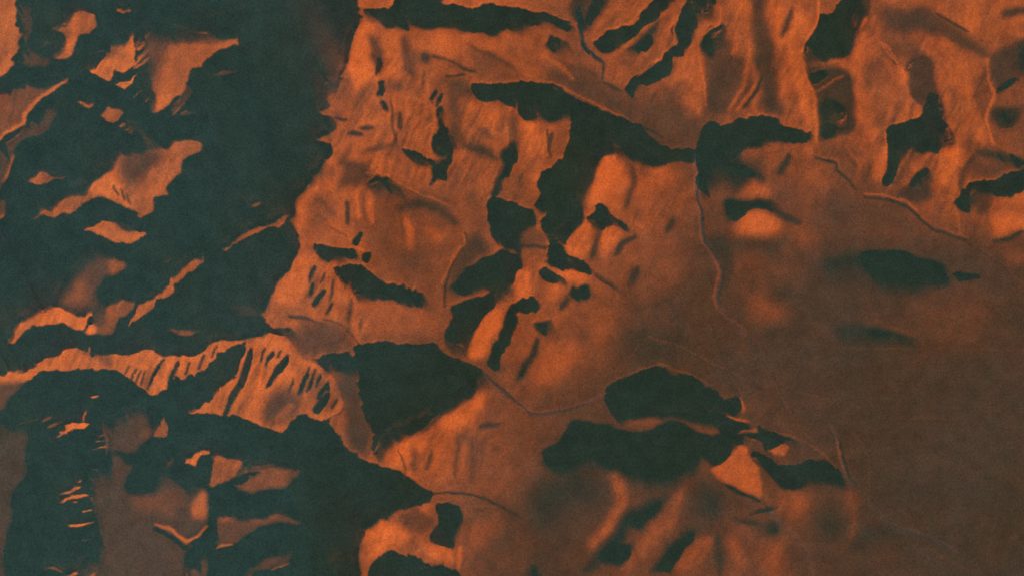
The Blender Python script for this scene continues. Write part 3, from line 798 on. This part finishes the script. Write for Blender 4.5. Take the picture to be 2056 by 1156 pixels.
S;45;7;24;1332,1005 1264,1043 1235,1085 1176,1145
P;18;4;4;1205,1105 1240,1088 1275,1092 1255,1112 1210,1128
S;135;8;32;1365,985 1349,1036 1298,1090 1257,1140
S;38;6;20;1392,1066 1352,1103 1311,1147
S;145;8;34;1425,1085 1395,1110 1365,1135
P;58;12;0;1400,975 1450,980 1465,1030 1410,1045
P;90;8;0;1455,980 1520,1005 1520,1020 1480,1020
S;60;4;10;1475,1040 1525,1050
S;140;8;24;1470,1085 1485,1130
S;55;6;12;1440,1075 1445,1150
S;30;5;14;1070,1140 1075,1180
P;158;11;0;1575,990 1610,985 1628,1010 1610,1035 1580,1035
P;135;8;0;1695,985 1718,985 1722,1015 1705,1030
S;105;6;12;1715,1030 1710,1075
P;142;12;0;1536,1090 1565,1090 1575,1140 1550,1165 1530,1140
P;55;12;0;1640,1030 1690,1030 1690,1070 1650,1075
P;55;9;0;1530,1040 1575,1050 1570,1075 1530,1070
P;50;8;10;1711,1090 1732,1066 1765,1060 1823,1066 1833,1083 1772,1079 1738,1093 1711,1118
S;78;0.8;3;1770,1026 1776,1043 1816,1060 1880,1080 1924,1107
S;58;0.7;2.5;1774,1032 1780,1048 1818,1065 1880,1086 1905,1100
S;92;0.9;3;1536,1019 1570,1053 1607,1083 1624,1107 1634,1160
S;85;0.8;3;1743,998 1746,1012 1756,1016
# right plain
P;50;7;18;1640,533 1675,510 1705,506 1762,502 1840,520 1850,545 1772,545 1700,538 1660,545
P;8;4;14;1722,508 1762,501 1806,506 1850,519 1894,530 1902,537 1870,546 1838,546 1800,534 1760,520
S;15;1.2;7;1914,551 1938,555 1967,556
P;52;7;22;1681,652 1701,640 1738,650 1772,664 1790,680 1730,690 1690,688
P;38;4;10;1700,642 1722,646 1772,662 1806,667 1842,680 1800,682 1765,676 1725,660
S;96;1.5;5;1755,640 1790,655 1840,672
P;60;9;0;1545,585 1575,580 1580,600 1550,602
P;70;14;0;1870,735 1920,718 1985,720 2000,740 1930,760
P;98;18;0;1850,590 1920,575 1960,600 1950,640 1880,660 1840,630
P;73;16;0;1650,590 1720,580 1740,640 1680,640
P;73;16;0;1680,700 1780,700 1790,740 1690,760
P;185;6;0;1990,430 2030,420 2090,430 2090,470 2020,470 2000,480
P;120;7;0;2020,500 2090,490 2090,530 2020,525
S;40;2;6;1996,485 2030,480 2056,466
P;85;4;0;1960,390 1990,395 1985,430 1955,430
# ---- bottom centre
P;208;8;0;890,830 920,815 950,790 975,780 970,810 940,850 900,870 880,860
P;202;8;0;790,895 830,870 850,880 840,930 800,930 770,925
P;100;4;0;829,900 842,900 840,948 830,940
S;100;2;6;867,902 862,925 856,940
S;70;3;9;963,856 1000,852
S;180;5;12;878,880 880,930
P;208;6;0;736,1060 762,1046 800,1056 820,1080 800,1098 760,1115 735,1120
P;105;5;0;795,1030 835,1020 870,1030 870,1060 840,1070 805,1050
P;165;4;0;835,1018 855,1006 868,1020 860,1030 840,1028
P;-9;1.6;4;882,1009 922,1007 916,1036 909,1060 905,1085 865,1085 863,1063 875,1046
S;55;0.7;3.5;876,988 946,990 986,1007 1034,1031 1044,1040
S;120;0.8;4;882,1000 930,1010 970,1016
P;180;4;0;850,1092 905,1095 915,1125 890,1128 860,1115
P;-9;1;0;747,1137 764,1117 794,1107 818,1110 851,1124 878,1132 902,1141 935,1160 960,1200 740,1200
S;95;2;8;797,1156 840,1141 872,1135
# small river and tracks
S;112;0.8;4;1000,778 1040,806 1065,825 1100,825 1150,815 1180,805 1207,792
S;55;0.7;2.5;1003,784 1040,811 1065,830 1100,830 1150,820 1180,810
S;45;0.8;3;975,752 1000,775 1030,800
S;95;0.8;3;1183,540 1220,565 1260,595
S;50;0.8;3;1195,553 1235,580
S;90;0.8;3;1300,672 1360,700 1420,722
S;40;0.8;3;1500,763 1530,782
S;85;0.8;3;1360,700 1368,740
S;92;0.8;3;1488,668 1493,690
S;100;0.8;3;1445,625 1480,650 1500,668
# ---- faint drainage on the plain
S;96;0.6;2.6;1496,672 1512,712 1548,752 1572,800 1600,852 1640,890
S;60;0.6;2.2;1500,676 1516,714 1552,754 1576,802
S;98;0.6;2.6;1300,672 1345,688 1400,712 1460,742 1500,762 1532,786
S;62;0.6;2.2;1340,690 1400,716 1462,746
S;95;0.6;2.4;1085,815 1090,850 1086,900 1088,960
S;94;0.6;2.4;1282,690 1262,722 1232,756
S;92;0.6;2.4;1335,600 1360,640 1405,690 1425,740
S;62;0.6;2;1338,604 1364,644 1408,692
S;98;0.6;2.4;1942,485 1985,512 2030,545 2070,580
S;64;0.6;2;1945,490 1988,516 2032,550
S;90;0.7;2.4;1640,692 1740,700 1850,697 1960,704 2070,700
S;90;0.6;2.2;1958,575 1962,600 1985,610
S;90;0.6;2.2;1700,860 1740,900 1748,960 1745,1000
S;88;0.6;2.2;1790,840 1830,842 1880,838 1940,846
S;62;0.6;2;1795,844 1835,846 1885,842
S;90;0.6;2.2;1560,760 1610,790 1660,800
S;105;0.6;2.4;1188,250 1250,256 1300,282
S;100;0.6;2.4;1265,545 1268,600 1275,660
S;92;0.6;2.2;1420,640 1440,700 1470,760 1490,800
S;60;0.6;2;1424,642 1444,702 1474,762
S;88;0.6;2.2;1860,1100 1900,1120 1960,1150
S;90;0.6;2.2;1640,1070 1660,1110 1668,1160
S;80;0.6;2.2;40,160 30,205 18,245
S;105;0.6;2.4;45,158 34,203 22,243
# ---- crest lines
S;178;0.6;4;863,202 873,243 863,283 868,322
S;100;0.8;5;781,199 788,245 794,285
S;168;0.6;3.5;1017,243 1017,293
S;172;0.6;3.5;1092,260 1099,315
S;85;0.6;3.5;1098,262 1106,316
S;184;0.6;4;1400,111 1413,169 1418,214
S;182;0.6;4.5;1363,30 1350,84 1309,135 1280,155
S;180;0.6;4;1299,10 1262,52 1217,62
S;180;0.6;4.5;1446,15 1444,50 1411,72
S;200;0.6;4.5;1642,-10 1642,37 1607,108
S;190;0.6;4.5;1777,262 1779,314 1767,366
S;168;0.6;4;1769,91 1803,127 1830,199 1845,214
S;168;0.6;3.5;1848,214 1815,242 1779,256
S;150;0.6;3;1040,160 1110,170 1160,190 1260,238
S;120;0.6;3;900,260 930,300 1000,322
S;110;0.6;3;735,352 780,360 850,396 905,420
S;160;0.6;3;733,348 780,356 850,392 905,416
S;120;0.6;3;760,505 800,540 850,570
S;165;0.6;3;985,640 1010,612 1035,606
S;105;0.6;3;1190,455 1230,452 1260,460
S;160;0.6;3.5;905,815 880,835 850,858
S;110;0.6;3;800,900 815,940 812,975
S;115;0.6;3;985,860 1000,900 990,960
S;95;0.6;3;650,640 690,655 720,690
S;120;0.6;3;1480,300 1530,310 1600,300
S;150;0.6;3;1700,290 1725,330 1720,375
S;90;0.6;3;1690,292 1714,330 1712,365
S;135;0.6;3;1885,120 1930,190 1960,270
S;150;0.6;3;1900,110 1945,180 1978,260
S;85;0.6;3.5;2005,170 2030,150 2056,145
S;120;0.6;3;2010,260 2040,255 2056,262
# ---- long folds of the north-east
S;168;4;24;1738,40 1728,110 1724,170 1742,235 1764,300 1758,360
S;170;5;34;1890,60 1925,150 1950,230 1975,285
S;92;5;22;1850,20 1880,55 1940,85 1980,110
S;160;4;16;1510,10 1488,60 1472,110
S;82;4;16;1465,120 1440,170 1432,225
S;168;4;20;1388,90 1392,160 1404,228
S;150;3;10;1500,130 1488,180 1462,222
S;88;4;12;1590,20 1572,70
S;185;4;22;1605,20 1592,110 1612,190 1624,250
S;150;4;14;1830,300 1800,345 1780,385
S;90;4;14;1960,310 1935,340 1930,380
S;165;4;18;1235,110 1290,60 1340,20
S;150;4;14;1330,60 1340,30 1360,0
S;95;4;12;1110,120 1150,140 1200,150
S;155;3;10;1080,110 1120,130 1150,160
S;120;4;16;1690,290 1700,330 1740,380
"""
RUGGED = """
0.95;10;170,60 320,60 320,240 160,240
0.9;14;0,0 240,0 200,140 0,170
0.8;14;60,330 420,270 300,450 60,450
0.9;14;0,600 300,600 700,640 700,860 350,860 0,800
0.9;10;20,840 220,840 220,1156 20,1156
0.75;14;640,60 960,150 920,400 860,420 580,400 600,250
1.0;10;600,520 740,520 740,700 600,700
0.8;14;880,160 1150,220 1090,430 900,400
0.65;16;1160,0 2056,0 2056,470 1850,450 1640,300 1400,250 1200,240
0.5;16;1170,300 1400,300 1400,470 1200,540 1180,640 950,780 900,700
0.6;14;740,850 1030,780 1030,1000 760,930
0.6;14;720,1030 1000,1030 1000,1156 720,1156
0.9;10;1400,770 1700,900 1700,1000 1480,930
0.35;20;1080,850 1640,950 1640,1156 1080,1156
0.55;14;220,900 620,900 620,1156 220,1156
0.4;14;1430,280 1720,280 1640,500 1440,480
"""
LANDFORMS = """
ridge;orange ridge flank filling the top left corner;ridge;-10,-10 60,-10 70,60 110,125 40,150 -10,180
hill;small orange hill with a curved tail, just right of the corner ridge;hill;60,-10 230,-10 215,60 190,130 110,135 70,60
peak;pale gullied peak with thin lit ribs down its right side, near the top left;peak;215,60 300,60 315,200 230,190 180,160 195,120
ridge;long orange ridge flank with a sharp right edge against the dark valley;ridge;300,-10 512,-10 500,70 440,110 400,200 345,245 300,235 300,60
ridge;dull ridge with a bright lower rim running off the left edge;ridge;-10,180 110,135 180,150 140,175 60,260 -10,295
hill;low gullied hill almost lost in shadow below the pale peak;hill;130,190 230,200 290,260 240,280 150,230
mountain;orange mountain with a long tapering left arm and gullied lower slope;mountain;60,440 150,370 230,290 300,270 410,270 400,310 330,410 290,445 180,430 90,445
ridge;short lit ridge crest in shadow near the left edge;ridge;20,330 100,320 150,350 110,370 30,375
ridge;small leaf-shaped lit ridge under the long-armed mountain;ridge;150,450 240,435 300,465 260,500 200,480
mountain;dim mountain ringed at its foot by a bright crescent slope;mountain;10,700 60,610 180,500 260,515 260,600 220,690 150,670 60,690
ridge;long fringed ridge with many small lit spurs along its lower side;ridge;-10,750 100,705 200,680 420,680 480,675 440,740 330,800 200,760 80,760 -10,800
mountain;brightest orange mountain cut by dark slanting gullies;mountain;440,740 480,680 540,650 600,690 690,790 690,830 600,880 500,850 360,835
basin;dark basin in the lower left with tiny lit rills on its right wall;basin;20,800 200,770 220,850 210,940 200,1060 160,1166 20,1166
plateau;dull brown plateau right of the dark lower left basin;plateau;210,840 310,820 345,900 420,960 430,1040 370,1166 165,1166 205,1000
hill;orange block-shaped hill with a bright left tip, in the lower left;hill;360,900 500,900 610,940 560,1000 420,990
hill;dim hill with two faint lit bands, at the bottom left of centre;hill;420,1020 620,1020 600,1150 430,1166
valley;broad dark valley lying in shadow left of the orange escarpment;valley;512,-10 716,-10 730,37 690,140 650,250 600,400 590,480 540,640 480,675 420,680 330,680 300,650 415,520 435,510 300,480 330,410 410,290 400,200 500,70
spur;narrow tapering lit spur reaching left from the escarpment foot;spur;435,510 470,470 580,425 590,440 490,490
ridge;thin wavering lit ridge like a snake crossing the dark valley;ridge;255,660 270,610 350,540 400,505 415,520 350,605 290,650
escarpment;wide orange escarpment with streaked gullies, top centre left;escarpment;716,20 1140,50 1210,160 1090,160 950,165 870,330 690,310 640,330 635,225 700,100
hill;broad orange hill bounded on its right by a thin curved rim;hill;640,320 870,330 960,420 935,500 890,600 730,540 600,500 590,400
hill;gullied orange hill below the first broad one, with black slits;hill;600,500 730,540 890,610 890,690 720,690 690,800 550,650
ridge;striped ridge left of the big triangular shadow;ridge;950,165 1050,190 1150,230 1130,330 1080,420 980,400 870,330
valley;triangular black valley in the shadow of a straight crest, upper centre;valley;1050,165 1390,300 1220,310 1160,420 1110,490 1080,420 1140,320 1150,235
hill;bright orange hill standing right of the triangular black valley;hill;1220,305 1390,305 1405,430 1300,470 1180,530 1110,490 1165,415
ridge;group of slanting lit ribs with dark grooves at the centre;ridge;1000,430 1100,480 1190,540 1180,640 1140,760 1040,800 975,750 930,720 1000,600
valley;dark winding ravine left of the slanting lit ribs;ravine;895,590 950,520 1040,505 1030,555 960,650 930,715 893,690
hill;rounded hill with a black triangular upper side and bright orange lower side;hill;720,690 900,695 975,750 1060,830 1080,960 1040,1040 880,990 740,920
hill;bright orange hill at the bottom edge with a dark pit on its right;hill;735,1050 880,1000 1040,1040 1000,1166 720,1166
ridge;curved orange ridge near the top, right of the winding gorge;ridge;1180,-10 1345,-10 1320,50 1200,105 1170,100
ridge;long slanting orange ridge between two black troughs at the top;ridge;1345,-10 1430,-10 1410,110 1420,240 1250,190 1200,110 1320,50
ridge;brown wrinkled slope left of the bright top right ridge;slope;1430,-10 1540,-10 1570,240 1420,240 1410,110
ridge;tall bright orange ridge with a straight dark right edge, top right;ridge;1540,-10 1650,-10 1610,110 1645,290 1570,240
mountain;orange mountain with a black trough on its upper left, top right;mountain;1650,-10 1760,-10 1800,110 1850,240 1780,270 1770,380 1720,380 1650,290 1610,110
mountain;smooth orange slope with a jagged right edge near the right border;mountain;1760,-10 2000,-10 1990,110 2000,300 1920,400 1950,490 1850,430 1770,370 1790,260 1900,240 1800,110
mountain;mottled orange mountain on the right border;mountain;2000,-10 2066,-10 2066,480 1950,490 1920,400 2010,300
hill;brown and orange hill under a long black tapering shadow, right of the canyon;hill;1400,250 1540,230 1650,290 1720,380 1640,500 1480,500 1430,440 1405,370
hill;low dim hill with two soft dark bands on the plain at right;hill;1630,540 1700,500 1850,510 1970,550 1960,650 1870,690 1680,690 1640,600
hill;low hill with a black humped upper side, on the plain right of centre;hill;1205,800 1330,730 1480,790 1510,860 1430,880 1220,840
hill;wide low hill with soft slanting stripes of light at the bottom;hill;1080,860 1220,840 1460,880 1540,960 1620,1166 1080,1166 1080,960
badlands;broken ground with small crooked lit and black edges, lower right of centre;badlands;1430,790 1540,860 1690,940 1720,1000 1650,1050 1530,1000 1460,900
"""
CHANNELS = """
canyon;narrow canyon line running down from the tapering black shadow;canyon;6;1397,310 1398,375 1407,428 1412,482 1432,504 1449,547 1439,594 1444,618 1480,652 1496,670
gorge;short crooked dark gorge near the top centre;gorge;5;1163,12 1160,40 1168,72 1175,100 1192,115 1212,125 1208,158
dry_riverbed;thin curving dry riverbed under the slanting lit ribs;riverbed;4.5;975,752 1003,782 1040,809 1065,828 1100,828 1150,818 1180,808 1207,793
dry_riverbed;short dark crooked riverbed on the plain right of the broken ground;riverbed;4.5;1668,852 1682,874 1683,894 1690,918 1700,957 1718,973
dry_riverbed;long faint riverbed slanting across the lower right plain;riverbed;4.5;1743,998 1747,1014 1772,1034 1778,1046 1817,1062 1880,1083 1924,1108
dry_riverbed;pale thin riverbed curving off the bottom edge;riverbed;4.5;1536,1019 1570,1053 1607,1083 1624,1107 1634,1160
"""

# ---------------------------------------------------------------- soil
def soil(name, tan, rust, speck=0.22):
    m = bpy.data.materials.new(name); m.use_nodes = True
    nt = m.node_tree; N = nt.nodes; L = nt.links
    b = N['Principled BSDF']
    b.inputs['Roughness'].default_value = 1.0
    b.inputs['Specular IOR Level'].default_value = 0.0
    geo = N.new('ShaderNodeNewGeometry')
    def noise(scale, detail, rough=0.55):
        n = N.new('ShaderNodeTexNoise'); n.inputs['Scale'].default_value = scale
        n.inputs['Detail'].default_value = detail; n.inputs['Roughness'].default_value = rough
        L.new(geo.outputs['Position'], n.inputs['Vector']); return n
    broad = noise(0.018, 4)
    ramp = N.new('ShaderNodeValToRGB')
    ramp.color_ramp.elements[0].position = 0.35; ramp.color_ramp.elements[0].color = (*tan, 1)
    ramp.color_ramp.elements[1].position = 0.65; ramp.color_ramp.elements[1].color = (*rust, 1)
    L.new(broad.outputs['Fac'], ramp.inputs['Fac'])
    # haze over the western ranges, put into the soil colour as a paler tone
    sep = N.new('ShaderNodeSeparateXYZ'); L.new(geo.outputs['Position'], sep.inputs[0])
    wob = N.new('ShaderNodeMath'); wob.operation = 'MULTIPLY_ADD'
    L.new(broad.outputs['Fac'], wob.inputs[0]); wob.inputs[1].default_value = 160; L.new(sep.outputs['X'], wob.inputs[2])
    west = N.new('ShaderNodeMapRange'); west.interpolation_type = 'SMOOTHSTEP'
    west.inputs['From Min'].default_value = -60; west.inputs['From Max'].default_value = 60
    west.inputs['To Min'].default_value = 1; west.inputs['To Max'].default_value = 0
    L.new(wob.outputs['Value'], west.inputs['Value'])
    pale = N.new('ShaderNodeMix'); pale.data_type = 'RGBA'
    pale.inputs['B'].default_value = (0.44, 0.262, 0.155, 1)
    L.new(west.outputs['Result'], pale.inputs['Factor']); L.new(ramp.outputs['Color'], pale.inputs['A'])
    # coarse stony mottling, down to the size of single outcrops
    grain = noise(1.5, 2, 0.7)
    mr = N.new('ShaderNodeMapRange')
    mr.inputs['From Min'].default_value = 0.25; mr.inputs['From Max'].default_value = 0.75
    mr.inputs['To Min'].default_value = 1-speck*1.6; mr.inputs['To Max'].default_value = 1+speck*1.6
    L.new(grain.outputs['Fac'], mr.inputs['Value'])
    mid = noise(0.16, 5, 0.6)
    mr2 = N.new('ShaderNodeMapRange')
    mr2.inputs['From Min'].default_value = 0.3; mr2.inputs['From Max'].default_value = 0.7
    mr2.inputs['To Min'].default_value = 0.86; mr2.inputs['To Max'].default_value = 1.14
    L.new(mid.outputs['Fac'], mr2.inputs['Value'])
    mu = N.new('ShaderNodeMath'); mu.operation = 'MULTIPLY'
    L.new(mr.outputs['Result'], mu.inputs[0]); L.new(mr2.outputs['Result'], mu.inputs[1])
    mx = N.new('ShaderNodeMix'); mx.data_type = 'RGBA'; mx.blend_type = 'MULTIPLY'; mx.inputs['Factor'].default_value = 1
    L.new(pale.outputs['Result'], mx.inputs['A']); L.new(mu.outputs['Value'], mx.inputs['B'])
    L.new(mx.outputs['Result'], b.inputs['Base Color'])
    return m
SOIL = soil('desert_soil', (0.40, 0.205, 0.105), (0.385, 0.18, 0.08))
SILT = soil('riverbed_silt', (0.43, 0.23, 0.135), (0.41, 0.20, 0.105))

# ---------------------------------------------------------------- relief
rng = np.random.default_rng(5)
core = paint(TRACE, rng)
z, mean, _, log, tip, _ = solve(core)
print('relief', log)
py, px = 223-MG, 254-MG
Z = z[py:z.shape[0]-py, px:z.shape[1]-px]
X = np.arange(GW)-MG+0.5; Y = np.arange(GH)-MG+0.5
Z = Z+mean*(SUN_DIR[0]*(X[None, :]-FW/2)+SUN_DIR[1]*(Y[:, None]-FH/2))
Z = Z-Z[MG:-MG, MG:-MG].mean()
WX = np.broadcast_to((X[None, :]-FW/2)*CELL, Z.shape); WY = np.broadcast_to((FH/2-Y[:, None])*CELL, Z.shape)
WZ = Z*CELL
gy, gx = np.gradient(Z)
tip = 0.8*tip[py:tip.shape[0]-py, px:tip.shape[1]-px]
gx = gx+tip*SUN_DIR[0]; gy = gy+tip*SUN_DIR[1]
nrm = np.stack([-gx, gy, np.ones_like(Z)], -1)
nrm /= np.linalg.norm(nrm, axis=-1, keepdims=True)

# ---------------------------------------------------------------- landforms: cut the land into its hills, ridges, valleys
fpx = (X[:-1]+0.5)[None, :]*2; fpy = (Y[:-1]+0.5)[:, None]*2
jx = 7*value_noise(GW, GH, 12, rng)[:-1, :-1]+3*value_noise(GW, GH, 4, rng)[:-1, :-1]
jy = 7*value_noise(GW, GH, 12, rng)[:-1, :-1]+3*value_noise(GW, GH, 4, rng)[:-1, :-1]
FX = fpx+jx; FY = fpy+jy
ids = np.zeros(FX.shape, int)
forms = [('desert_plain', 'dim brown desert plain filling the lower right and the spaces between the hills', 'plain', SOIL)]
view = (fpx > 0) & (fpx < 2056) & (fpy > 0) & (fpy < 1156)
for line in LANDFORMS.strip().splitlines():
    name, label, cat, pts = line.split(';')
    poly = [tuple(float(v) for v in q.split(',')) for q in pts.split()]
    ids[inside(FX, FY, poly)] = len(forms)
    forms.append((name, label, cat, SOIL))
for line in CHANNELS.strip().splitlines():
    name, label, cat, width, pts = line.split(';')
    p = spline([tuple(float(v) for v in q.split(',')) for q in pts.split()], False)
    near = np.zeros(FX.shape, bool)
    wxx = fpx+jx*0.15; wyy = fpy+jy*0.15
    for (ax, ay), (bx, by) in zip(p[:-1], p[1:]):
        l2 = (bx-ax)**2+(by-ay)**2 or 1e-6
        t = np.clip(((wxx-ax)*(bx-ax)+(wyy-ay)*(by-ay))/l2, 0, 1)
        near |= np.hypot(wxx-ax-t*(bx-ax), wyy-ay-t*(by-ay)) < float(width)
    ids[near] = len(forms)
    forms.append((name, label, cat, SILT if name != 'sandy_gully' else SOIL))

vid = np.arange(GW*GH).reshape(GH, GW)
quads = np.stack([vid[:-1, :-1], vid[1:, :-1], vid[1:, 1:], vid[:-1, 1:]], -1).reshape(-1, 4)
verts = np.stack([WX, WY, WZ], -1).reshape(-1, 3).astype(np.float32)
flatn = nrm.reshape(-1, 3).astype(np.float32)
flat = ids.ravel()
for k, (name, label, cat, mat) in enumerate(forms):
    q = quads[flat == k]
    if not len(q): continue
    used, inv = np.unique(q, return_inverse=True)
    me = bpy.data.meshes.new(name)
    me.vertices.add(len(used)); me.vertices.foreach_set('co', verts[used].ravel())
    me.loops.add(q.size); me.loops.foreach_set('vertex_index', inv.ravel().astype(np.int32))
    me.polygons.add(len(q)); me.polygons.foreach_set('loop_start', np.arange(0, q.size, 4, dtype=np.int32))
    me.update(calc_edges=True)
    me.polygons.foreach_set('use_smooth', np.ones(len(q), bool))
    me.normals_split_custom_set_from_vertices(flatn[used].tolist())
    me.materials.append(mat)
    o = bpy.data.objects.new(name, me)
    o['label'] = label; o['category'] = cat; o['kind'] = 'structure'
    col.objects.link(o)

# the plain carries on beyond the survey on every side, falling gently away
edge = np.concatenate([vid[0, :-1], vid[:-1, -1], vid[-1, :0:-1], vid[:0:-1, 0]])
E = verts[edge].astype(float); n = len(edge); floor_z = float(WZ.min())-1.0
ring_n = 14; apron = [E]
for r in range(1, ring_n+1):
    t = r/ring_n; P = E.copy(); P[:, :2] *= 1+1.6*t*t
    w = (1-t)**3
    P[:, 2] = E[:, 2]*w+(floor_z+1.2*np.sin(P[:, 0]*0.05+2*t)*np.cos(P[:, 1]*0.043))*(1-w)
    apron.append(P)
me = bpy.data.meshes.new('desert_plain')
i0 = np.arange(n); i1 = (i0+1) % n
q = np.concatenate([np.stack([r*n+i0, r*n+i1, (r+1)*n+i1, (r+1)*n+i0], -1) for r in range(ring_n)])
me.from_pydata(np.concatenate(apron).tolist(), [], q.tolist())
me.polygons.foreach_set('use_smooth', np.ones(len(q), bool))
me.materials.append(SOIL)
me.validate(); me.update()
o = bpy.data.objects.new('desert_plain', me)
o['label'] = 'dim desert plain carrying on beyond the edges of the view'; o['category'] = 'plain'; o['kind'] = 'structure'
col.objects.link(o)
